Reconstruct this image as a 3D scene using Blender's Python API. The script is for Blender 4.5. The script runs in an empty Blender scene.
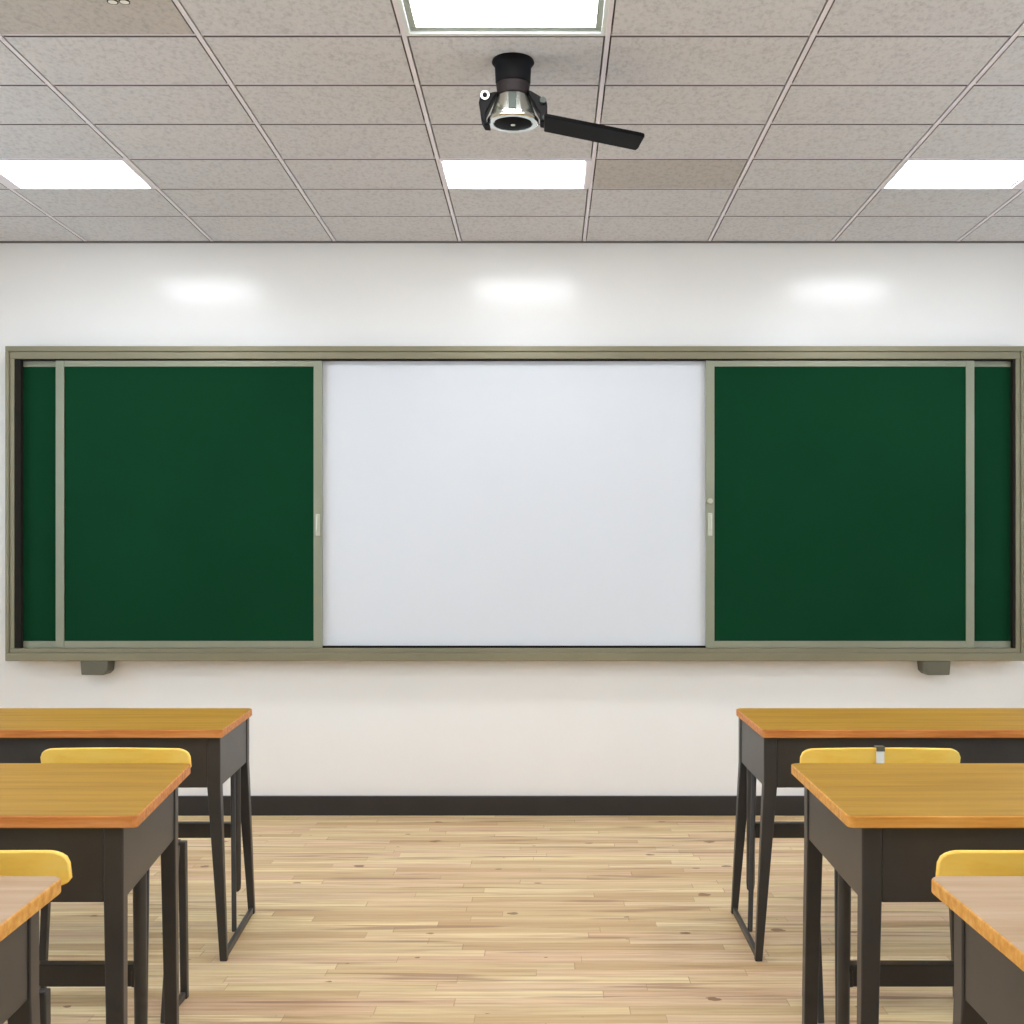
import bpy, bmesh, math, random
from mathutils import Vector
random.seed(4)
SC = bpy.context.scene
COL = SC.collection
PI = math.pi

# ------------------------------------------------------------------ measures
D0, S = 6.0, 0.005            # metres to the board wall; metres per photo pixel there
EYE = 1.26                    # camera height
VX, VY = 547.0, 563.0         # vanishing point in the photo
CEIL = EYE + (VY - 242) * S   # 2.865
FLOOR_LEFT, FLOOR_RIGHT, REAR = -3.9, 3.9, -1.9

def X(px, y):                 # photo column -> world x at distance y
    return (px - VX) * S * y / D0
def Z(py, y):
    return EYE - (py - VY) * S * y / D0

# ------------------------------------------------------------------ mesh kit
class MB:
    def __init__(self):
        self.bm = bmesh.new()
    def face(self, vs, mi=0):
        f = self.bm.faces.new(vs); f.material_index = mi; return f
    def hexa(self, p, mi=0):
        """p: bottom ring of 4, top ring of 4"""
        v = [self.bm.verts.new(q) for q in p]
        for a in ((0,3,2,1),(4,5,6,7),(0,1,5,4),(1,2,6,5),(2,3,7,6),(3,0,4,7)):
            self.face([v[i] for i in a], mi)
        return v
    def box(self, x0, x1, y0, y1, z0, z1, mi=0):
        return self.hexa([(x0,y0,z0),(x1,y0,z0),(x1,y1,z0),(x0,y1,z0),
                          (x0,y0,z1),(x1,y0,z1),(x1,y1,z1),(x0,y1,z1)], mi)
    def bar(self, a, b, wa, da, wb=None, db=None, mi=0):
        """upright-ish bar from a (low) to b (high); w along x, d along y"""
        wb = wa if wb is None else wb; db = da if db is None else db
        r = []
        for p, w, d in ((a,wa,da),(b,wb,db)):
            for sx, sy in ((-1,-1),(1,-1),(1,1),(-1,1)):
                r.append((p[0]+sx*w/2, p[1]+sy*d/2, p[2]))
        return self.hexa(r, mi)
    def beam(self, a, b, w, h, mi=0, up=(0,0,1)):
        """bar between any two points, rectangular section w x h"""
        a, b = Vector(a), Vector(b)
        t = (b-a).normalized(); s = t.cross(Vector(up)).normalized(); u = s.cross(t)
        r = []
        for p in (a, b):
            for sx, sy in ((-1,-1),(1,-1),(1,1),(-1,1)):
                r.append(tuple(p + s*sx*w/2 + u*sy*h/2))
        return self.hexa(r, mi)
    def tube(self, pts, rad, n=12, mi=0):
        pts = [Vector(p) for p in pts]
        rads = rad if isinstance(rad, (list, tuple)) else [rad]*len(pts)
        rings = []
        ref = None
        for i, p in enumerate(pts):
            t = (pts[min(i+1,len(pts)-1)] - pts[max(i-1,0)]).normalized()
            if ref is None:
                ref = Vector((0,0,1)) if abs(t.z) < .9 else Vector((1,0,0))
            s = t.cross(ref).normalized(); u = s.cross(t).normalized(); ref = u
            rings.append([self.bm.verts.new(p + (s*math.cos(2*PI*k/n) + u*math.sin(2*PI*k/n))*rads[i]) for k in range(n)])
        for a, b in zip(rings, rings[1:]):
            for k in range(n):
                self.face([a[k], a[(k+1)%n], b[(k+1)%n], b[k]], mi)
        self.face(rings[0][::-1], mi); self.face(rings[-1], mi)
    def lathe(self, prof, n=32, c=(0,0,0), mi=0, phase=0.0, caps=True):
        """prof: (r, z) from top to bottom"""
        rings = []
        for r, z in prof:
            rings.append([self.bm.verts.new((c[0]+r*math.cos(phase+2*PI*k/n), c[1]+r*math.sin(phase+2*PI*k/n), c[2]+z)) for k in range(n)])
        for a, b in zip(rings, rings[1:]):
            for k in range(n):
                self.face([a[k], b[k], b[(k+1)%n], a[(k+1)%n]], mi)
        if caps: self.face(rings[0], mi); self.face(rings[-1][::-1], mi)
    def slab(self, outline, z0, z1, mi=0, mi_side=None):
        lo = [self.bm.verts.new((x,y,z0)) for x,y in outline]
        hi = [self.bm.verts.new((x,y,z1)) for x,y in outline]
        self.face(lo[::-1], mi); self.face(hi, mi)
        n = len(lo)
        for k in range(n):
            self.face([lo[k], lo[(k+1)%n], hi[(k+1)%n], hi[k]], mi if mi_side is None else mi_side)
    def build(self, name, mats, parent=None, bevel=0.0, segs=2, smooth=False):
        bmesh.ops.recalc_face_normals(self.bm, faces=self.bm.faces[:])
        me = bpy.data.meshes.new(name)
        self.bm.to_mesh(me); self.bm.free()
        for m in (mats if isinstance(mats, (list, tuple)) else [mats]):
            me.materials.append(m)
        o = bpy.data.objects.new(name, me)
        COL.objects.link(o)
        if parent is not None:
            o.parent = parent
        if smooth:
            for p in me.polygons: p.use_smooth = True
            if hasattr(me, 'set_sharp_from_angle'): me.set_sharp_from_angle(angle=math.radians(40))
        if bevel > 0:
            b = o.modifiers.new('edge', 'BEVEL'); b.width = bevel; b.segments = segs
            b.limit_method = 'ANGLE'; b.angle_limit = math.radians(40)
            b.harden_normals = False
        return o

def rounded_rect(x0, x1, y0, y1, rad, n=5, skew=0.0):
    """outline, counter-clockwise; the x0 edge leans by skew from y0 to y1"""
    rs = rad if isinstance(rad, (list, tuple)) else [rad]*4
    pts = []
    for (cx, cy, a0), r in zip(((x0,y0,PI),(x1,y0,1.5*PI),(x1,y1,0),(x0,y1,.5*PI)), rs):
        ox = cx + (r if cx == x0 else -r); oy = cy + (r if cy == y0 else -r)
        for k in range(n+1):
            a = a0 + k/n*PI/2
            px, py = ox + r*math.cos(a), oy + r*math.sin(a)
            f = (x1 - px)/(x1 - x0)
            pts.append((px + skew*f*(py-y0)/(y1-y0), py))
    return pts

def tag(o, label=None, cat=None, group=None, kind=None):
    if label: o['label'] = label
    if cat: o['category'] = cat
    if group: o['group'] = group
    if kind: o['kind'] = kind
    return o
def thing(name, loc, label, cat, group=None):
    o = bpy.data.objects.new(name, None); COL.objects.link(o)
    o.location = loc; o.empty_display_size = .1
    return tag(o, label, cat, group)

# ------------------------------------------------------------------ materials
def lin(c):
    return tuple(((v/255)/12.92 if v/255 <= .04045 else ((v/255+.055)/1.055)**2.4) for v in c) + (1,)
class NT:
    def __init__(self, name):
        self.m = bpy.data.materials.new(name); self.m.use_nodes = True
        self.t = self.m.node_tree; self.b = self.t.nodes['Principled BSDF']
    def n(self, kind, **kw):
        nd = self.t.nodes.new(kind)
        for k, v in kw.items(): setattr(nd, k, v)
        return nd
    def l(self, a, b): self.t.links.new(a, b)
    def set(self, inp, val):
        if hasattr(val, 'is_linked') or hasattr(val, 'links'): self.l(val, inp)
        else: inp.default_value = val
    def math(self, op, a, b=0.0, c=None):
        nd = self.n('ShaderNodeMath', operation=op)
        self.set(nd.inputs[0], a); self.set(nd.inputs[1], b)
        if c is not None: self.set(nd.inputs[2], c)
        return nd.outputs[0]
    def mix(self, f, a, b, mode='MIX'):
        nd = self.n('ShaderNodeMix', data_type='RGBA', blend_type=mode)
        self.set(nd.inputs[0], f); self.set(nd.inputs[6], a); self.set(nd.inputs[7], b)
        return nd.outputs[2]
    def ramp(self, f, stops):
        nd = self.n('ShaderNodeValToRGB'); self.l(f, nd.inputs[0])
        e = nd.color_ramp.elements
        while len(e) < len(stops): e.new(.5)
        for el, (p, c) in zip(e, stops): el.position = p; el.color = c
        return nd.outputs[0]
    def coord(self, scale=(1,1,1)):
        tc = self.n('ShaderNodeTexCoord'); mp = self.n('ShaderNodeMapping')
        mp.inputs['Scale'].default_value = scale
        self.l(tc.outputs['Object'], mp.inputs[0]); return mp.outputs[0]
    def noise(self, vec, scale, detail=3, rough=.5):
        nd = self.n('ShaderNodeTexNoise'); self.l(vec, nd.inputs['Vector'])
        nd.inputs['Scale'].default_value = scale; nd.inputs['Detail'].default_value = detail
        nd.inputs['Roughness'].default_value = rough
        return nd.outputs[0]
    def bump(self, h, strength, dist=.002):
        nd = self.n('ShaderNodeBump'); self.l(h, nd.inputs['Height'])
        nd.inputs['Strength'].default_value = strength; nd.inputs['Distance'].default_value = dist
        self.l(nd.outputs[0], self.b.inputs['Normal'])
    def p(self, **kw):
        for k, v in kw.items(): self.set(self.b.inputs[k.replace('_', ' ')], v)
        return self.m

def paint(name, rgb, rough=.5, spec=.5, metal=0.0, vary=.04, nscale=6, bump=0.0, bscale=80):
    t = NT(name); c = lin(rgb)
    f = t.noise(t.coord(), nscale, 3)
    lo = tuple(v*(1-vary) for v in c[:3])+(1,); hi = tuple(min(1, v*(1+vary)) for v in c[:3])+(1,)
    col = t.ramp(f, [(.3, lo), (.7, hi)])
    if bump: t.bump(t.noise(t.coord(), bscale, 2), bump, .001)
    return t.p(Base_Color=col, Roughness=rough, Specular_IOR_Level=spec, Metallic=metal)

def wood(name, dark, mid, light, rough=.45, spec=.3, along='x', scale=1.0, streak=.0):
    t = NT(name)
    sc = {'x': (1.2, 16, 16), 'y': (16, 1.2, 16)}[along]
    v = t.coord(tuple(q*scale for q in sc))
    f = t.noise(v, 1.6, 5, .6)
    f2 = t.noise(v, 6.0, 3, .6)
    col = t.ramp(f, [(.25, lin(dark)), (.5, lin(mid)), (.78, lin(light))])
    col = t.mix(t.math('MULTIPLY', f2, .18), col, lin(dark))
    if streak:
        v3 = t.coord((.9, 3, 3)); g = t.ramp(t.noise(v3, 1.3, 2), [(.45, (0,0,0,1)), (.7, (1,1,1,1))])
        col = t.mix(t.math('MULTIPLY', g, streak), col, lin(light))
    t.bump(f2, .05, .001)
    return t.p(Base_Color=col, Roughness=rough, Specular_IOR_Level=spec)

def floor_mat():
    t = NT('oak_strip_floor')
    tc = t.n('ShaderNodeTexCoord'); sp = t.n('ShaderNodeSeparateXYZ'); t.l(tc.outputs['Object'], sp.inputs[0])
    x, y = sp.outputs[0], sp.outputs[1]
    RH, L = .062, .52
    yr = t.math('DIVIDE', y, RH); row = t.math('FLOOR', yr)
    def wn(a, b=None):
        nd = t.n('ShaderNodeTexWhiteNoise', noise_dimensions='2D' if b is not None else '1D')
        if b is None: t.l(a, nd.inputs['W'])
        else:
            cb = t.n('ShaderNodeCombineXYZ'); t.l(a, cb.inputs[0]); t.l(b, cb.inputs[1]); t.l(cb.outputs[0], nd.inputs['Vector'])
        return nd.outputs['Value'], nd.outputs['Color']
    r1, _ = wn(row)
    len_ = t.math('MULTIPLY_ADD', t.math('FRACT', t.math('MULTIPLY', r1, 7.31)), .45, L)
    xr = t.math('ADD', t.math('DIVIDE', x, len_), t.math('MULTIPLY', r1, 13.0)); idx = t.math('FLOOR', xr)
    pv, pc = wn(row, idx)
    base = t.ramp(pv, [(0, lin((204,168,122))), (.2, lin((216,186,138))), (.42, lin((228,204,156))), (.62, lin((224,188,152))), (.8, lin((232,208,166))), (1, lin((240,216,164)))])
    # grain along the strip, shifted from strip to strip
    cb = t.n('ShaderNodeCombineXYZ')
    t.l(t.math('ADD', t.math('MULTIPLY', x, 2.2), t.math('MULTIPLY', pv, 40.0)), cb.inputs[0])
    t.l(t.math('ADD', t.math('MULTIPLY', y, 55.0), t.math('MULTIPLY', pv, 17.0)), cb.inputs[1])
    g = t.noise(cb.outputs[0], 1.0, 5, .62)
    base = t.mix(t.ramp(g, [(.40, (0,0,0,1)), (.70, (.75,.75,.75,1))]), base, lin((182,138,96)))
    # long brown streaks in a few strips
    cs = t.n('ShaderNodeCombineXYZ')
    t.l(t.math('MULTIPLY', x, 1.6), cs.inputs[0]); t.l(t.math('MULTIPLY', y, 26.0), cs.inputs[1]); cs.inputs[2].default_value = 3.3
    g2 = t.noise(cs.outputs[0], 1.0, 2, .5)
    base = t.mix(t.ramp(g2, [(.6, (0,0,0,1)), (.68, (.65,.65,.65,1))]), base, lin((150,104,76)))
    # knots
    ck = t.n('ShaderNodeCombineXYZ')
    t.l(t.math('MULTIPLY', x, 3.2), ck.inputs[0]); t.l(t.math('MULTIPLY', y, 4.6), ck.inputs[1])
    vo = t.n('ShaderNodeTexVoronoi', voronoi_dimensions='2D'); t.l(ck.outputs[0], vo.inputs['Vector']); vo.inputs['Scale'].default_value = 1.0
    sepc = t.n('ShaderNodeSeparateColor'); t.l(vo.outputs['Color'], sepc.inputs[0])
    wob = t.math('MULTIPLY', t.noise(t.coord((9,30,1)), 2.0, 3), .16)
    dist = t.math('ADD', vo.outputs['Distance'], wob)
    size = t.math('MULTIPLY_ADD', t.math('POWER', sepc.outputs[1], 2.0), .10, .065)
    k = t.math('MULTIPLY', t.math('LESS_THAN', dist, size), t.math('GREATER_THAN', sepc.outputs[0], .3))
    base = t.mix(t.math('MULTIPLY', k, .8), base, lin((126,84,54)))
    # fine joints
    fy = t.math('FRACT', yr); fx = t.math('FRACT', xr)
    jy = t.math('LESS_THAN', fy, .035); jx = t.math('LESS_THAN', fx, .004)
    j = t.math('MAXIMUM', jy, jx)
    base = t.mix(t.math('MULTIPLY', j, .45), base, lin((150,110,76)))
    t.bump(g, .03, .001)
    return t.p(Base_Color=base, Roughness=.42, Specular_IOR_Level=.22)

def tile_mat(name, rgb):
    t = NT(name); c = lin(rgb)
    v = t.coord((1, 1, 1))
    a = t.noise(t.coord((40, 26, 40)), 1.6, 4, .7)
    d = t.ramp(a, [(.3, tuple(q*.78 for q in c[:3])+(1,)), (.52, c), (.75, tuple(min(1,q*1.05) for q in c[:3])+(1,))])
    t.bump(a, .5, .004)
    return t.p(Base_Color=d, Roughness=.95, Specular_IOR_Level=.1)

def emit(name, rgb, strength):
    t = NT(name)
    return t.p(Base_Color=lin((240,240,238)), Emission_Color=lin(rgb), Emission_Strength=strength, Roughness=.6)

def glass_mat():
    t = NT('window_glass')
    tr = t.n('ShaderNodeBsdfTransparent'); gl = t.n('ShaderNodeBsdfGlossy'); gl.inputs['Roughness'].default_value = .02
    fr = t.n('ShaderNodeFresnel'); fr.inputs[0].default_value = 1.2
    mx = t.n('ShaderNodeMixShader'); t.l(fr.outputs[0], mx.inputs[0]); t.l(tr.outputs[0], mx.inputs[1]); t.l(gl.outputs[0], mx.inputs[2])
    t.l(mx.outputs[0], t.t.nodes['Material Output'].inputs[0])
    return t.m

M = dict(
    wall=paint('glossy_wall_paint', (238,235,231), rough=.2, spec=.5, vary=.012, nscale=2),
    side_wall=paint('wall_paint', (242,238,234), rough=.6, spec=.3, vary=.012, nscale=2),
    base=paint('dark_baseboard', (46,42,40), rough=.45, spec=.4, vary=.1),
    floor=floor_mat(),
    tile=tile_mat('ceiling_tile', (212,211,213)),
    tile_dark=tile_mat('ceiling_tile_discoloured', (194,189,184)),
    tile_edge=paint('raw_tile_edge', (124,116,111), rough=.9, spec=.05),
    grid=paint('ceiling_grid_metal', (236,230,236), rough=.5, spec=.3, vary=.03),
    plenum=paint('ceiling_void', (50,46,45), rough=.9, spec=.1),
    light_frame=paint('light_trim', (222,226,224), rough=.45, spec=.4, vary=.02),
    glass=glass_mat(),
    glow=emit('light_diffuser', (243,249,255), 19.0),
    frame=paint('olive_anodised_aluminium', (136,130,106), rough=.38, spec=.5, metal=.35, vary=.06, nscale=3),
    panel_frame=paint('pale_aluminium', (144,146,126), rough=.38, spec=.5, metal=.35, vary=.06, nscale=3),
    green=paint('green_chalkboard', (12,56,33), rough=.8, spec=.06, vary=.05, nscale=3),
    white=paint('whiteboard_surface', (212,214,218), rough=.55, spec=.15, vary=.008, nscale=2),
    rubber=paint('dark_rubber_seal', (34,30,24), rough=.8, spec=.15),  # shade inside the board frame, painted as dark strips
    bezel=paint('grey_bezel', (168,178,170), rough=.5, spec=.3, vary=.02),
    rib=paint('grey_rib_paint', (62,66,60), rough=.6, spec=.2),
    handle=paint('bright_metal', (190,188,168), rough=.3, spec=.6, metal=.6),
    bracket=paint('grey_bracket', (98,94,78), rough=.5, spec=.4),
    steel=paint('charcoal_desk_steel', (56,52,49), rough=.4, spec=.45, vary=.12, nscale=9),
    top=wood('desk_top_wood', (148,104,32), (170,127,46), (184,142,60), rough=.5, spec=.12),
    top_pale=wood('worn_pale_desk_top', (158,124,88), (178,147,114), (192,164,140), rough=.5, spec=.15, streak=.3),  # paler wood tone for the row nearest the camera
    edge=wood('desk_edge_wood', (160,88,40), (203,128,62), (222,160,100), rough=.5, spec=.25, scale=2.0),
    edge_gold=wood('golden_desk_edge', (182,120,44), (214,150,68), (230,180,104), rough=.5, spec=.25, scale=2.0),
    chair=wood('chair_wood', (246,190,72), (254,210,98), (255,220,122), rough=.5, spec=.25),
    black=paint('black_fan_paint', (8,5,5), rough=.6, spec=.12, vary=.1),
    brown=paint('dark_brown_collar', (34,26,25), rough=.6, spec=.15, vary=.1),
    chrome=paint('polished_chrome', (220,222,214), rough=.2, spec=.5, metal=1.0, vary=.02),
    lens=paint('dark_lens', (10,6,6), rough=.6, spec=.08),
    white_plastic=paint('white_plastic', (240,240,232), rough=.4, spec=.4),
)

# ------------------------------------------------------------------ room
m = MB(); m.box(FLOOR_LEFT-.1, FLOOR_RIGHT+.1, REAR-.1, D0+.1, -.12, 0)
tag(m.build('floor', M['floor']), kind='structure')
m = MB(); m.box(FLOOR_LEFT-.1, FLOOR_RIGHT+.1, D0, D0+.1, 0, CEIL+.2)
tag(m.build('wall_front', M['wall']), kind='structure')
m = MB(); m.box(FLOOR_LEFT-.1, FLOOR_RIGHT+.1, REAR-.1, REAR, 0, CEIL+.2)
tag(m.build('wall_rear', M['side_wall']), kind='structure')
WIN = [(-1.3, .5), (1.0, 2.8), (3.3, 5.1)]      # windows added along both side walls to cool the warm light
WZ0, WZ1 = .95, 2.55
nwin = 0
for nm, xa, xb in (('wall_left', FLOOR_LEFT-.1, FLOOR_LEFT), ('wall_right', FLOOR_RIGHT, FLOOR_RIGHT+.1)):
    m = MB()
    m.box(xa, xb, REAR, D0, 0, WZ0); m.box(xa, xb, REAR, D0, WZ1, CEIL+.2)
    ys = [REAR] + [q for ab in WIN for q in ab] + [D0]
    for k in range(0, len(ys), 2): m.box(xa, xb, ys[k], ys[k+1], WZ0, WZ1)
    tag(m.build(nm, M['side_wall']), kind='structure')
    for ya, yb in WIN:
        nwin += 1
        m = MB(); f = .05; xm = (xa+xb)/2
        m.box(xm-.03, xm+.03, ya, ya+f, WZ0, WZ1); m.box(xm-.03, xm+.03, yb-f, yb, WZ0, WZ1)
        m.box(xm-.03, xm+.03, ya+f, yb-f, WZ0, WZ0+f); m.box(xm-.03, xm+.03, ya+f, yb-f, WZ1-f, WZ1)
        m.box(xm-.025, xm+.025, (ya+yb)/2-.02, (ya+yb)/2+.02, WZ0+f, WZ1-f)
        fr = tag(m.build('window_%d' % nwin, M['light_frame'], bevel=.003), kind='structure')
        m = MB(); m.box(xm-.004, xm+.004, ya+f, yb-f, WZ0+f, WZ1-f)
        m.build('pane', M['glass'], fr)
        pl = bpy.data.lights.new('window_daylight', 'AREA'); pl.shape = 'RECTANGLE'
        pl.size = WZ1-WZ0; pl.size_y = yb-ya; pl.cycles.is_portal = True
        po = bpy.data.objects.new('window_daylight', pl); COL.objects.link(po)
        po.location = (xa-.02 if xa < 0 else xb+.02, (ya+yb)/2, (WZ0+WZ1)/2)
        po.rotation_euler = (0, -PI/2 if xa < 0 else PI/2, 0)
BT = .018
BH = EYE - (795.5 - VY) * S
m = MB(); m.box(FLOOR_LEFT, FLOOR_RIGHT, D0-BT, D0, 0, BH)
tag(m.build('baseboard_front', M['base'], bevel=.004), kind='structure')
for nm, xa, xb in (('baseboard_left', FLOOR_LEFT, FLOOR_LEFT+BT), ('baseboard_right', FLOOR_RIGHT-BT, FLOOR_RIGHT)):
    m = MB(); m.box(xa, xb, REAR, D0-BT, 0, BH)
    tag(m.build(nm, M['base'], bevel=.004), kind='structure')

# suspended ceiling: tiles hang a little below the grid
cols = [FLOOR_LEFT, -3.54, -2.92, -2.30, -1.67, -1.06, -.435, .185, .81, 1.425, 2.05, 2.67, 3.29, FLOOR_RIGHT]
rows = [1, .925, .858, .7946, .7312, .6715, .609]
while rows[-1]*D0 > REAR: rows.append(rows[-1] - .0625)
rows = [r*D0 for r in rows]; rows[-1] = REAR
LIGHT_ROWS, LIGHT_COLS = [2, 6, 10, 14], [3, 6, 9]
DARK = {(2,7), (6,4)}
GX, GY, DROP = .0115, .009, .007
m = MB()
for r in range(len(rows)-1):
    for c in range(len(cols)-1):
        if r in LIGHT_ROWS and c in LIGHT_COLS: continue
        x0, x1 = cols[c] + GX, cols[c+1] - GX
        y1, y0 = rows[r] - GY, rows[r+1] + GY
        if r == 0: y1 = rows[0]
        m.box(x0, x1, y0, y1, CEIL, CEIL+.02, 1 if (r,c) in DARK else 0)
        m.bm.faces.ensure_lookup_table()
        for f in m.bm.faces[-4:]: f.material_index = 2      # tile sides coloured dark, standing in for shade in the grooves
ceil_o = tag(m.build('ceiling', [M['tile'], M['tile_dark'], M['tile_edge']], bevel=.001, segs=1), kind='structure')
m = MB()
for x in cols[1:-1]: m.box(x-.0072, x+.0072, REAR, D0, CEIL-.001, CEIL+.035)
tag(m.build('trim_1', M['grid']), kind='structure')
m = MB()
for y in rows[1:-1]: 
    for xa, xb in zip(cols, cols[1:]): m.box(xa+.0085, xb-.0085, y-.0088, y-.0038, CEIL-.0005, CEIL+.029)
tag(m.build('trim_2', M['grid']), kind='structure')
m = MB(); m.box(FLOOR_LEFT, FLOOR_RIGHT, REAR, D0, CEIL+.12, CEIL+.2)
tag(m.build('trim_3', M['plenum']), kind='structure')
m = MB()
m.box(FLOOR_LEFT, FLOOR_RIGHT, D0-.02, D0, CEIL-.006, CEIL)
tag(m.build('trim_4', M['tile_edge']), kind='structure')  # strip coloured as the dark gap where ceiling meets wall

# ceiling lights
LBL = {
    (2,3): 'white recessed ceiling light panel at the left edge of the photo, near the board wall',
    (2,6): 'small white recessed ceiling light panel behind the black ceiling fan, before the whiteboard',
    (2,9): 'white recessed ceiling light panel at the right edge of the photo, near the board wall',
    (6,6): 'large white recessed ceiling light panel cut by the top of the photo',
    (6,3): 'ceiling light panel to the left of the large one before the fan',
    (6,9): 'ceiling light panel to the right of the large one before the fan',
}
def ceiling_light(r, c):
    x0, x1 = cols[c]+.006, cols[c+1]-.006
    y1, y0 = rows[r]-.006, rows[r+1]+.006
    cx, cy = (x0+x1)/2, (y0+y1)/2
    il, ir = (.012, .028)
    if c == 3: il, ir = .055, .022
    if c == 9: il, ir = .014, .068
    if r != 2: il, ir = .036, .034
    iy = .012 if r == 2 else .044
    lab = LBL.get((r,c)) or 'recessed ceiling light panel %s, %s' % ('over the desks nearest the camera' if r == 10 else 'behind the camera', {3:'left column', 6:'middle column', 9:'right column'}[c])
    t = thing('ceiling_light', (cx, cy, CEIL), lab, 'ceiling light', 'recessed ceiling light panels')
    a, b, d, e = x0-cx, x1-cx, y0-cy, y1-cy
    def ring(mb, o, i, z0, z1):
        (oa,ob,od,oe), (ia,ib,idd,ie) = o, i
        mb.box(oa, ob, od, idd, z0, z1); mb.box(oa, ob, ie, oe, z0, z1)
        mb.box(oa, ia, idd, ie, z0, z1); mb.box(ib, ob, idd, ie, z0, z1)
    o = (a,b,d,e); i = (a+il, b-ir, d+iy, e-iy)
    q = .45 if r == 6 else .85
    mid = (a+il*q, b-ir*q, d+iy*q, e-iy*q)
    mb = MB(); ring(mb, o, mid, -.004, .02)
    mb.build('frame', M['light_frame' if r == 6 else 'grid'], t, bevel=.0015, segs=1)
    mb = MB(); ring(mb, mid, i, .003, .02)
    mb.build('bezel', M['bezel' if r == 6 else 'light_frame'], t, bevel=.0015, segs=1)
    mb = MB(); mb.box(a+.004, b-.004, d+.004, e-.004, .0205, .09)
    mb.build('housing', M['light_frame'], t)
    mb = MB(); mb.box(i[0]+.0005, i[1]-.0005, i[2]+.0005, i[3]-.0005, .005, .02)
    mb.build('diffuser', M['glow'], t)
for r in LIGHT_ROWS:
    for c in LIGHT_COLS: ceiling_light(r, c)

# ------------------------------------------------------------------ sliding board
YF = D0 - .10                     # front plane of the outer frame
bx0, bx1 = X(5, YF), X(1025, YF)
bz0, bz1 = Z(661, YF), Z(346, YF)
bcx = (bx0+bx1)/2
board = thing('sliding_chalkboard', (bcx, D0, bz0), 'wide wall mounted teaching board with green sliding panels around a central whiteboard', 'board')
def bb(mb, xa, xb, ya, yb, za, zb, mi=0): mb.box(xa-bcx, xb-bcx, ya-D0, yb-D0, za-bz0, zb-bz0, mi)
FW, FT, FB = X(13.6,YF)-X(5,YF), Z(346,YF)-Z(358.5,YF), Z(648.5,YF)-Z(661,YF)
m = MB()       # outer frame as stepped profiles: raised outer lip, slightly lower inner lip
lip = .42
for za, zb, zi in ((bz1-FT, bz1, 1), (bz0, bz0+FB, -1)):
    h = zb - za
    if zi > 0:
        bb(m, bx0, bx1, YF, D0-.002, zb-h*lip, zb); bb(m, bx0+FW*lip, bx1-FW*lip, YF+.008, D0-.002, za, zb-h*lip)
    else:
        bb(m, bx0, bx1, YF, D0-.002, za, za+h*(1-.35)); bb(m, bx0+FW*lip, bx1-FW*lip, YF+.008, D0-.002, za+h*(1-.35), zb)
for xa, xb, s in ((bx0, bx0+FW, 1), (bx1-FW, bx1, -1)):
    zt, zb_ = bz1-FT*lip, bz0+FB*.65
    if s > 0:
        bb(m, xa, xa+FW*lip, YF, D0-.002, zb_, zt); bb(m, xa+FW*lip, xb, YF+.008, D0-.002, bz0+FB, bz1-FT)
    else:
        bb(m, xb-FW*lip, xb, YF, D0-.002, zb_, zt); bb(m, xa, xb-FW*lip, YF+.008, D0-.002, bz0+FB, bz1-FT)
m.build('outer_frame', M['frame'], board, bevel=.0025, segs=2)
ix0, ix1, iz0, iz1 = bx0+FW, bx1-FW, bz0+FB, bz1-FT
m = MB(); bb(m, ix0, ix1, D0-.012, D0-.002, iz0, iz1)
m.build('backing', M['base'], board)
# fixed green boards at both ends, each with a pale rail above and below
YB = D0 - .060
for side in (-1, 1):
    xa, xb = (X(19, YB), X(318, YB)) if side < 0 else (X(712, YB), X(1015, YB))
    xa, xb = (ix0+.031, xb) if side < 0 else (xa, ix1-.014)
    m = MB(); bb(m, xa, xb, YB, D0-.014, Z(641, YB), Z(367, YB))
    fp = m.build('fixed_panel', M['green'], board)
    fp['label'] = 'green fixed panel mostly hidden by the sliding one'
    m = MB(); bb(m, xa, xb, YB-.004, D0-.014, Z(367,YB)+.0005, iz1-.0005); m.build('rail', M['panel_frame'], fp, bevel=.002)
    m = MB(); bb(m, xa, xb, YB-.004, D0-.014, iz0+.0005, Z(641,YB)-.0005); m.build('rail', M['panel_frame'], fp, bevel=.002)
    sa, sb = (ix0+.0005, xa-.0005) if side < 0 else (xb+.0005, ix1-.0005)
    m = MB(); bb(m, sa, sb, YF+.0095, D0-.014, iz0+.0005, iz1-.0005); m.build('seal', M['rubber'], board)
m = MB(); bb(m, ix0+.0315, ix1-.0155, YF+.010, YB-.006, iz1-.0075, iz1-.0002); m.build('seal', M['rubber'], board)  # dark strips put into the recess in place of its shade
# central whiteboard
YW = D0 - .060
m = MB(); bb(m, X(318.5,YW), X(711.5,YW), YW, D0-.013, iz0+.011, iz1-.002)
w_ = m.build('whiteboard', M['white'], board, bevel=.002); w_['label'] = 'blank white central panel'
m = MB(); bb(m, X(322.5,YW), X(705.5,YW), YW-.006, D0-.0145, iz0+.0005, iz0+.0105); m.build('seal', M['rubber'], board)
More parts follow.
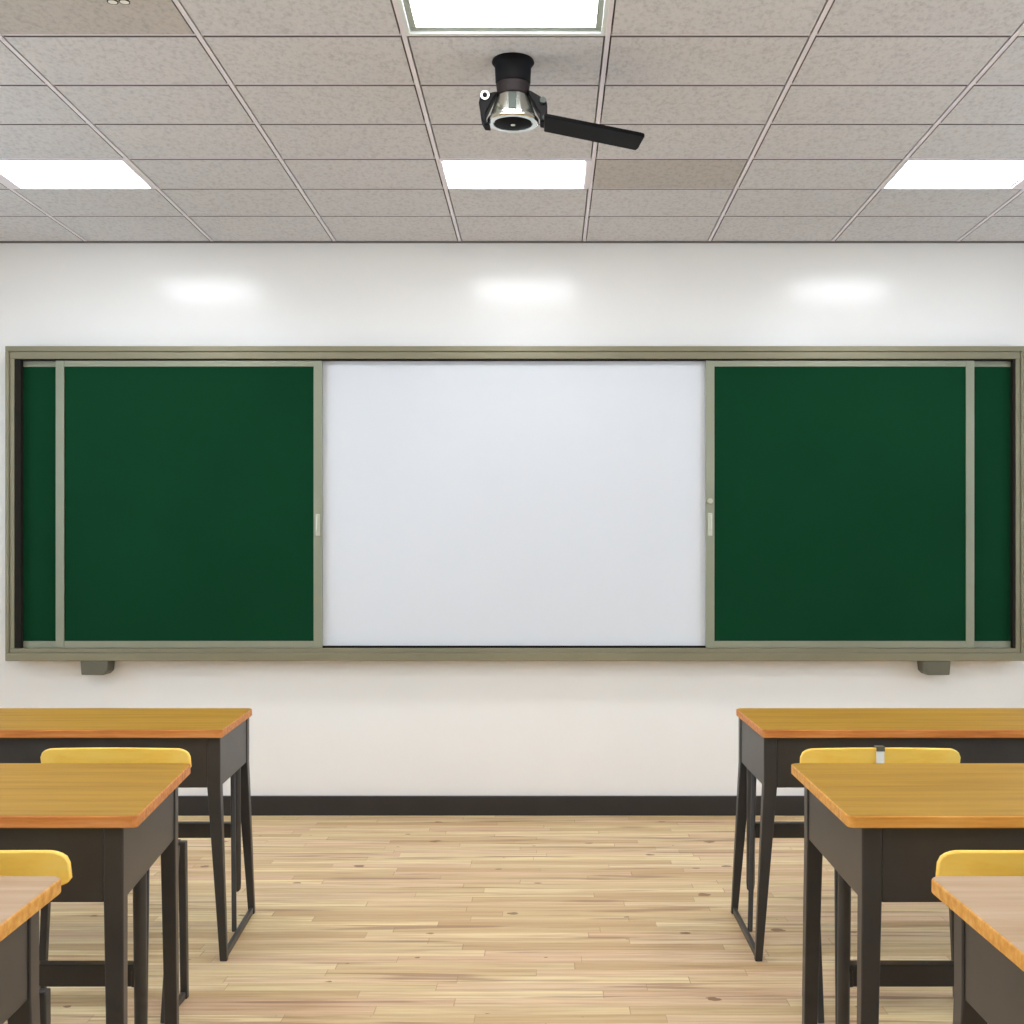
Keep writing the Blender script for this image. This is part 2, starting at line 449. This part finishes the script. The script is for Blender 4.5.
# two green sliding panels in front
YS = D0 - .088
for side in (-1, 1):
    xa, xb = (X(55.5,YS), X(322,YS)) if side < 0 else (X(706,YS), X(974.5,YS))
    za, zb = iz0+.002, iz1-.008
    st, rt, rb = X(64,YS)-X(55.5,YS), Z(361,YS)-Z(367,YS), Z(641,YS)-za
    m = MB(); bb(m, xa+st*.6, xb-st*.6, YS+.006, YS+.018, za+rb*.6, zb-rt*.6)
    sp_ = m.build('sliding_panel', M['green'], board)
    sp_['label'] = 'green chalkboard panel that slides in front of the whiteboard'
    m = MB()
    bb(m, xa, xa+st, YS, YS+.022, za, zb); bb(m, xb-st, xb, YS, YS+.022, za, zb)
    bb(m, xa+st, xb-st, YS+.001, YS+.022, zb-rt, zb); bb(m, xa+st, xb-st, YS+.001, YS+.022, za, za+rb)
    m.build('panel_frame', M['panel_frame'], sp_, bevel=.002)
    m = MB()
    if side < 0:
        hx, za_, zb_ = X(318,YS), Z(536,YS), Z(514,YS)
    else:
        hx, za_, zb_ = X(710,YS), Z(536,YS), Z(513,YS)
    bb(m, hx-.011, hx+.011, YS-.006, YS, za_, zb_)
    bb(m, hx-.007, hx+.007, YS-.014, YS-.006, za_+.03, zb_-.012)
    hd = m.build('handle', M['handle'], sp_, bevel=.003)
    if side > 0:
        m = MB()
        kz = Z(501,YS)-bz0
        m.tube([(hx-bcx, YS-D0-.016, kz), (hx-bcx, YS-D0, kz)], .013, 16)
        m.build('lock_knob', M['handle'], sp_, smooth=True)
# brackets under the frame
for px0, px1, flip in ((80, 108, 1), (923, 951, -1)):
    yb = D0-.10
    xa, xb = X(px0,yb), X(px1,yb); zb, za = bz0-.0005, Z(675, yb)
    m = MB()
    prof = [(xa, zb), (xa+.006, za), (xb-.022, za), (xb-.004, za+.018), (xb, zb)]
    if flip < 0: prof = [(xa+xb-p, q) for p, q in prof]
    lo = [m.bm.verts.new((p-bcx, yb-D0, q-bz0)) for p, q in prof]
    hi = [m.bm.verts.new((p-bcx, -.002, q-bz0)) for p, q in prof]
    m.face(lo); m.face(hi[::-1])
    for k in range(len(lo)): m.face([lo[k], hi[k], hi[(k+1)%5], lo[(k+1)%5]])
    m.build('bracket', M['bracket'], board, bevel=.004)

# ------------------------------------------------------------------ desks
TOPZ, TT = .735, .026
def desk(side, xe, yf, yb, skew, u_leg, splay, taper, stretch, label, mats, W=1.25):
    """xe: aisle edge at the front; local x runs away from the aisle, mirrored by side"""
    t = thing('school_desk', (xe, yf, 0), label, 'desk', 'wooden topped school desks in rows')
    dp = yb - yf
    s = side
    sk = skew / 1.0
    def P(u, v, z): return (s*(u + sk*(v/dp)*(1-u/W)), v, z)
    # top
    m = MB()
    ol = rounded_rect(0, W, 0, dp, [.016, .016, .022, .022], 5, sk)
    ol = [(s*x, y) for x, y in ol]
    if s < 0: ol = ol[::-1]
    m.slab(ol, TOPZ-TT, TOPZ, 0, 1)
    tp = m.build('tabletop', [M[mats[0]], M[mats[1]]], t, bevel=.004, segs=3)
    # apron
    zt, zb = TOPZ-TT-.0005, .548
    lw = .042
    fi = .022                      # set back from the front edge
    v0, v1 = fi, dp-.02
    def plate(name, pts4, th, axis):
        m = MB()
        q = []
        for (u, v) in pts4: q.append((u, v))
        m.hexa([P(u,v,zb) for u,v in q] + [P(u,v,zt) for u,v in q])
        m.build(name, M['steel'], t, bevel=.003)
    uo, ui = u_leg, W-u_leg
    plate('front_panel', [(uo+lw,v0+.004),(ui-lw,v0+.004),(ui-lw,v0+.016),(uo+lw,v0+.016)], 0, 0)
    plate('back_panel', [(uo+lw,v1-.016),(ui-lw,v1-.016),(ui-lw,v1-.004),(uo+lw,v1-.004)], 0, 0)
    for ua, ub in ((uo+.004, uo+.016), (ui-.016, ui-.004)):
        plate('side_panel', [(ua,v0+lw),(ub,v0+lw),(ub,v1-lw),(ua,v1-lw)], 0, 0)
    m = MB(); m.hexa([P(u,v,zb+.004) for u,v in ((uo+.018,v0+.018),(ui-.018,v0+.018),(ui-.018,v1-.018),(uo+.018,v1-.018))] +
                     [P(u,v,zb+.012) for u,v in ((uo+.018,v0+.018),(ui-.018,v0+.018),(ui-.018,v1-.018),(uo+.018,v1-.018))])
    m.build('book_tray', M['steel'], t)
    # legs: folded steel, tapering to the foot
    for e in (0, 1):
        feet = []
        for b in (0, 1):
            ut = uo if e == 0 else ui-lw
            so = -splay if e == 0 else splay
            va, vb = (v0, v0+lw) if b == 0 else (v1-lw, v1)
            fw = lw*taper
            uf0 = (uo+so) if e == 0 else (ui+so-fw)
            vf0 = va-.004 if b == 0 else vb+.004-fw
            m = MB()
            g = .30
            def ringat(k):
                w_ = lw + (fw-lw)*k
                a = ut + (uf0-ut)*k; c = va + (vf0-va)*k
                return [(a,c),(a+w_,c),(a+w_,c+w_),(a,c+w_)]
            zs = [0, zb, zt]; ks = [1, 0, 0]
            rings = [[m.bm.verts.new(P(u,v,z)) for u,v in ringat(k)] for z,k in zip(zs,ks)]
            m.face(rings[0][::-1]); m.face(rings[-1])
            for ra, rb in zip(rings, rings[1:]):
                for k in range(4): m.face([ra[k], ra[(k+1)%4], rb[(k+1)%4], rb[k]])
            m.build('leg', M['steel'], t, bevel=.003)
            feet.append((uf0+fw/2, vf0+fw/2, fw))
        (ua, va, fw), (ub, vb, _) = feet
        m = MB(); m.beam(P(ua, va+fw/2+.001, .013), P(ub, vb-fw/2-.001, .013), .014, .024)
        m.build('runner', M['steel'], t, bevel=.003)
        # rounded strut that drops from the side panel to the stretcher
        us = uo+.030 if e == 0 else ui-.030
        vs, zsx, ze = stretch[0], stretch[1], stretch[2]
        m = MB(); m.tube([P(us, vs-.05, zb-.001), P(us, vs-.035, ze+.03), P(us, vs-.033, ze+.008), P(us, vs-.032, ze)], [.016,.015,.013,.006], 12)
        m.build('strut', M['steel'], t, smooth=True)
        su = stretch[3]
        ua_, ub_ = (uo+su, uo+.012-splay) if e == 0 else (ui-su, ui-.012+splay)
        m = MB(); m.beam(P(ub_+(.012 if e == 0 else -.012), dp*.47, .018), P(ua_, dp*.68, zb+.003), .016, .020)
        m.build('brace', M['steel'], t, bevel=.003)
    vs, zsx = stretch[0], stretch[1]
    m = MB(); q = [(uo+.046, vs-.018), (ui-.046, vs-.018), (ui-.046, vs+.018), (uo+.046, vs+.018)]
    m.hexa([P(u,v,zsx-.026) for u,v in q] + [P(u,v,zsx+.026) for u,v in q])
    m.build('stretcher', M['steel'], t, bevel=.003)
    # ends of the stretcher carried by a short bracket from the struts
    for us, ue in ((uo+.030, uo+.046), (ui-.030, ui-.046)):
        m = MB(); q = [(min(us,ue)-.004, vs-.044), (max(us,ue)+.006, vs-.044), (max(us,ue)+.006, vs-.0185), (min(us,ue)-.004, vs-.0185)]
        m.hexa([P(u,v,zsx-.018) for u,v in q] + [P(u,v,zsx+.018) for u,v in q])
        m.build('stretcher_bracket', M['steel'], t, bevel=.002)
    return t

R1F, R1B = .629*D0, .724*D0
R2F, R2B = .415*D0, .525*D0
R3F, R3B = .232*D0, .336*D0
desk(1,  .678, R1F, R1B, .004, .008, .028, .55, (.50, .31, .10, .030), 'ochre topped school desk closest to the board wall on the right of the aisle', ('top','edge'))
desk(-1,-1.022, R1F, R1B, .042, .010, .022, .55, (.50, .31, .10, .030), 'ochre topped school desk closest to the board wall on the left of the aisle', ('top','edge'))
desk(1,  .625, R2F, R2B, .012, .034, .006, .80, (.36, .285, .12, .045), 'ochre topped school desk in the middle row on the right, golden edge, splayed steel legs', ('top','edge_gold'))
desk(-1,-.850, R2F, R2B, .082, .034, .002, .80, (.36, .285, .12, .045), 'ochre topped school desk in the middle row on the left, reddish brown front edge', ('top','edge'))
desk(1,  .640, R3F, R3B, .000, .036, .020, .80, (.36, .285, .12, .045), 'pale worn school desk cut off by the bottom right corner of the photo', ('top_pale','edge_gold'))
desk(-1,-.770, R3F, R3B, .040, .036, .020, .80, (.36, .285, .12, .045), 'pale worn school desk cut off by the bottom left corner of the photo', ('top_pale','edge_gold'))

# ------------------------------------------------------------------ chairs
def chair(cx, y, hw, inner, lx, l_out, label, clip=False):
    """y: back of the backrest; the sitter faces +y"""
    t = thing('school_chair', (cx, y, 0), label, 'chair', 'school chairs behind the desks')
    m = MB()
    n, top, bot, th = 36, .737, .662, .016
    def zt(u):
        a = abs(u)/hw
        z = top - .010*a**2
        r = .035/hw
        if a > 1-r:
            k = (a-(1-r))/r
            z -= .024*(1-math.sqrt(max(0, 1-k*k)))
        return z
    def yy(u): return .045*(abs(u)/hw)**2
    rings = []
    for k in range(n+1):
        c = -math.cos(PI*k/n)
        u = hw*(c*.55 + (2*k/n-1)*.45)
        z = zt(u); y0 = yy(u); lean = .008
        zb_ = bot + (.012*(1-math.sqrt(max(0,1-max(0,(abs(u)/hw-.9)/.1)**2))))
        rings.append([m.bm.verts.new(p) for p in ((u,y0+lean,zb_),(u,y0+lean+th,zb_),(u,y0+th,z),(u,y0,z))])
    m.face(rings[0]); m.face(rings[-1][::-1])
    for a, b in zip(rings, rings[1:]):
        for k in range(4): m.face([a[k], b[k], b[(k+1)%4], a[(k+1)%4]])
    br = m.build('backrest', M['chair'], t, bevel=.003, segs=2, smooth=True)
    if clip:
        m = MB(); m.box(-.026, -.004, -.004, -.0005, .690, .7365)
        cl = m.build('clip', M['white_plastic'], br)
        m = MB(); m.box(-.027,-.003,-.005,.018,.7375,.742); m.box(-.027,-.003,-.0065,-.0045,.7285,.742); m.build('clip_top', M['bracket'], br); cl['label'] = 'small pale metal clip at the middle of the back'
    # tip-up seat, folded up under the backrest
    m = MB()
    ol = rounded_rect(-.122, .122, .47, .655, [.03,.03,.05,.05], 6)
    lo = [m.bm.verts.new((x, .062, z)) for x, z in ol]; hi = [m.bm.verts.new((x, .080, z)) for x, z in ol]
    m.face(lo); m.face(hi[::-1])
    for k in range(len(lo)): m.face([lo[k], hi[k], hi[(k+1)%len(lo)], lo[(k+1)%len(lo)]])
    m.build('seat', M['chair'], t, bevel=.004)
    for s in (-1, 1):
        q = lx if s == inner else l_out
        m = MB(); m.tube([(s*.100, .050, .44), (s*.100, .050, .60), (s*.100, .036, .66), (s*.100, .030, .715)], [.011,.011,.010,.008], 12)
        m.build('upright', M['steel'], t, smooth=True)
        m = MB(); m.bar((s*q, -.10, 0), (s*(q-.012), .040, .45), .018, .020, .020, .024)
        m.build('leg', M['steel'], t, bevel=.003)
        m = MB(); m.bar((s*q, .085, 0), (s*(q-.012), .105, .45), .020, .022, .022, .026)
        m.build('leg', M['steel'], t, bevel=.003)
        m = MB(); m.beam((s*q, -.089, .012), (s*q, .073, .012), .014, .022)
        m.build('runner', M['steel'], t, bevel=.003)
    m = MB(); m.beam(((-lx if inner < 0 else -l_out)+.023, .072, .444), ((lx if inner > 0 else l_out)-.023, .072, .444), .10, .016)
    m.build('seat_frame', M['steel'], t)
    return t
Y1, Y2 = .565*D0, .362*D0
E1 = Y1 + .045
chair((X(801,E1)+X(961,E1))/2, Y1, (X(961,E1)-X(801,E1))/2, -1, .206, .232, 'yellow wooden chair back with pale metal clip, between first and second desks right of aisle', True)
chair((X(40,E1)+X(189.5,E1))/2, Y1, (X(189.5,E1)-X(40,E1))/2, 1, .188, .226, 'yellow wooden school chair between first and second desks left of the aisle')
chair(X(939,Y2+.045)+.225, Y2, .225, -1, .165, .18, 'yellow wooden school chair between second desk and pale corner desk on the right')
chair(X(68,Y2+.045)-.225, Y2, .225, 1, .165, .18, 'yellow wooden school chair between second desk and pale corner desk on the left')

# ------------------------------------------------------------------ ceiling fan
FY = .6395*D0
FX = X(513, FY)
fan = thing('ceiling_fan', (FX, FY, CEIL), 'black ceiling fan with chrome motor and one blade pointing right', 'ceiling fan')
m = MB(); m.lathe([(.066,.0),(.068,-.006),(.062,-.014),(.058,-.020),(.056,-.070),(.054,-.074)], 32)
m.build('canopy', M['black'], fan, smooth=True)
m = MB(); m.lathe([(.052,-.0745),(.054,-.077),(.050,-.110),(.046,-.113)], 32)
m.build('collar', M['brown'], fan, smooth=True)
m = MB(); m.lathe([(.050,-.1135),(.054,-.117),(.077,-.183),(.074,-.186)], 8, phase=PI/8)
m.build('motor_housing', M['chrome'], fan, bevel=.002)
m = MB(); m.lathe([(.074,-.1862),(.080,-.1868),(.0825,-.190),(.0825,-.197),(.079,-.201),(.063,-.201),(.0615,-.1935)], 48)
m.build('bottom_ring', M['chrome'], fan, smooth=True)
m = MB(); m.lathe([(.058,-.1935),(.0585,-.198),(.040,-.202),(.012,-.204)], 32)
ln = m.build('lens', M['lens'], fan, smooth=True); ln['label'] = 'dark round underside cap'
m = MB(); m.lathe([(.007,-.2035),(.007,-.206),(.004,-.207)], 16); m.build('centre_screw', M['white_plastic'], ln, smooth=True)
for k in range(4):
    a = -PI/2 + k*PI/2; ca, sa = math.cos(a), math.sin(a)
    m = MB(); m.beam((.0505*ca,.0505*sa,-.1190), (.0685*ca,.0685*sa,-.177), .025, .006, up=(ca,sa,0))
    m.build('housing_rib', M['rib'], fan, bevel=.002)  # grey stripes standing in for reflections on the chrome housing
# brackets left and right, with bright screws
def fan_arm(pts, w, name='blade_bracket'):
    m = MB()
    for a, b in zip(pts, pts[1:]): m.beam(a, b, w, .014, up=(0,1,0) if abs(a[0]-b[0]) < .5 else (0,0,1))
    return m.build(name, M['black'], fan, bevel=.004)
m = MB()
for poly in ([(-.045,-.108),(-.060,-.108),(-.104,-.120),(-.108,-.142),(-.101,-.192),(-.090,-.213),(-.070,-.214),(-.0835,-.203),(-.086,-.176),(-.062,-.126)],):
    lo = [m.bm.verts.new((x,-.028,z)) for x,z in poly]; hi = [m.bm.verts.new((x,.028,z)) for x,z in poly]
    m.face(lo); m.face(hi[::-1])
    for k in range(len(lo)): m.face([lo[k], hi[k], hi[(k+1)%len(lo)], lo[(k+1)%len(lo)]])
la = m.build('blade_bracket', M['black'], fan, bevel=.004); la['label'] = 'curved black bracket without a blade'
m = MB(); m.tube([(-.088,-.036,-.122),(-.088,-.0285,-.122)], .014, 16)
sc_ = m.build('screw', M['handle'], la, smooth=True)
m = MB(); m.tube([(-.088,-.040,-.122),(-.088,-.0365,-.122)], .008, 12); m.build('screw_socket', M['black'], fan, smooth=True)
m = MB()
for poly in ([(.045,-.100),(.062,-.108),(.106,-.134),(.110,-.152),(.110,-.200),(.100,-.205),(.086,-.203),(.086,-.180),(.056,-.123)],):
    lo = [m.bm.verts.new((x,-.030,z)) for x,z in poly]; hi = [m.bm.verts.new((x,.030,z)) for x,z in poly]
    m.face(lo); m.face(hi[::-1])
    for k in range(len(lo)): m.face([lo[k], hi[k], hi[(k+1)%len(lo)], lo[(k+1)%len(lo)]])
ra = m.build('blade_bracket', M['black'], fan, bevel=.004)
m = MB(); m.tube([(.096,-.040,-.139),(.096,-.0305,-.139)], .010, 16); m.tube([(.102,-.036,-.192),(.102,-.0305,-.192)], .008, 12)
m.build('screw', M['rib'], ra, smooth=True)
# blade: flat board running right and away, bottom at BZ
BZ = EYE + 1.385
def bp(px, py):
    y = (BZ-EYE)/((VY-py)*S)*D0
    return (X(px,y)-FX, y-FY)
c0, c1, c2, c3 = bp(544,116.5), bp(645,136.5), bp(637,151), bp(544,132)
def lerp(a, b, k): return (a[0]+(b[0]-a[0])*k, a[1]+(b[1]-a[1])*k)
ol = [c0, lerp(c0,c1,.96), lerp(c1,c2,.03), c1 and lerp(c1,c2,.25), lerp(c1,c2,.85), lerp(c3,c2,.985), lerp(c3,c2,.93), c3]
m = MB(); m.slab(ol, BZ-CEIL, BZ-CEIL+.012)
m.build('blade', M['black'], fan, bevel=.003)

# ------------------------------------------------------------------ twin ceiling spot at the top edge of the photo
ty = .557*D0; tx = X(118.5, ty)
tw = thing('ceiling_spotlight', (tx, ty, CEIL), 'tiny white twin lamp on the ceiling, cut by the top edge of the photo', 'spotlight')
m = MB(); m.slab(rounded_rect(-.05,.05,-.02,.02,.008,4), -.010, .0)
m.build('base_plate', M['white_plastic'], tw, bevel=.002)
for s in (-1, 1):
    m = MB(); m.lathe([(.008,-.0105),(.010,-.018),(.014,-.024),(.014,-.040),(.0125,-.0432)], 20, (s*.0165,0,0))
    lp = m.build('lamp_head', M['white_plastic'], tw, smooth=True)
    m = MB(); m.lathe([(.0143,-.0395),(.0153,-.0405),(.0153,-.0432),(.0128,-.0434)], 20, (s*.0165,0,0), caps=False)
    m.build('lamp_rim', M['black'], lp, smooth=True)

# ------------------------------------------------------------------ world, camera, view
w = bpy.data.worlds.new('room_air'); SC.world = w; w.use_nodes = True
w.node_tree.nodes['Background'].inputs[0].default_value = (.65,.83,1,1)
w.node_tree.nodes['Background'].inputs[1].default_value = 5.0  # cool sky through the added windows, balancing the warm bounce
cam = bpy.data.cameras.new('camera'); co = bpy.data.objects.new('camera', cam); COL.objects.link(co)
co.location = (0, 0, EYE); co.rotation_euler = (PI/2, 0, 0)
cam.sensor_width = 36; cam.lens = 36*(D0/S)/1024
cam.shift_x = -(VX-512)/1024; cam.shift_y = (VY-512)/1024
cam.clip_start = .02
SC.camera = co
SC.view_settings.view_transform = 'Standard'; SC.view_settings.look = 'None'
SC.view_settings.gamma = 1; SC.view_settings.use_curve_mapping = False
SC.view_settings.exposure = 0.2
SC.cycles.max_bounces = 12; SC.cycles.diffuse_bounces = 8
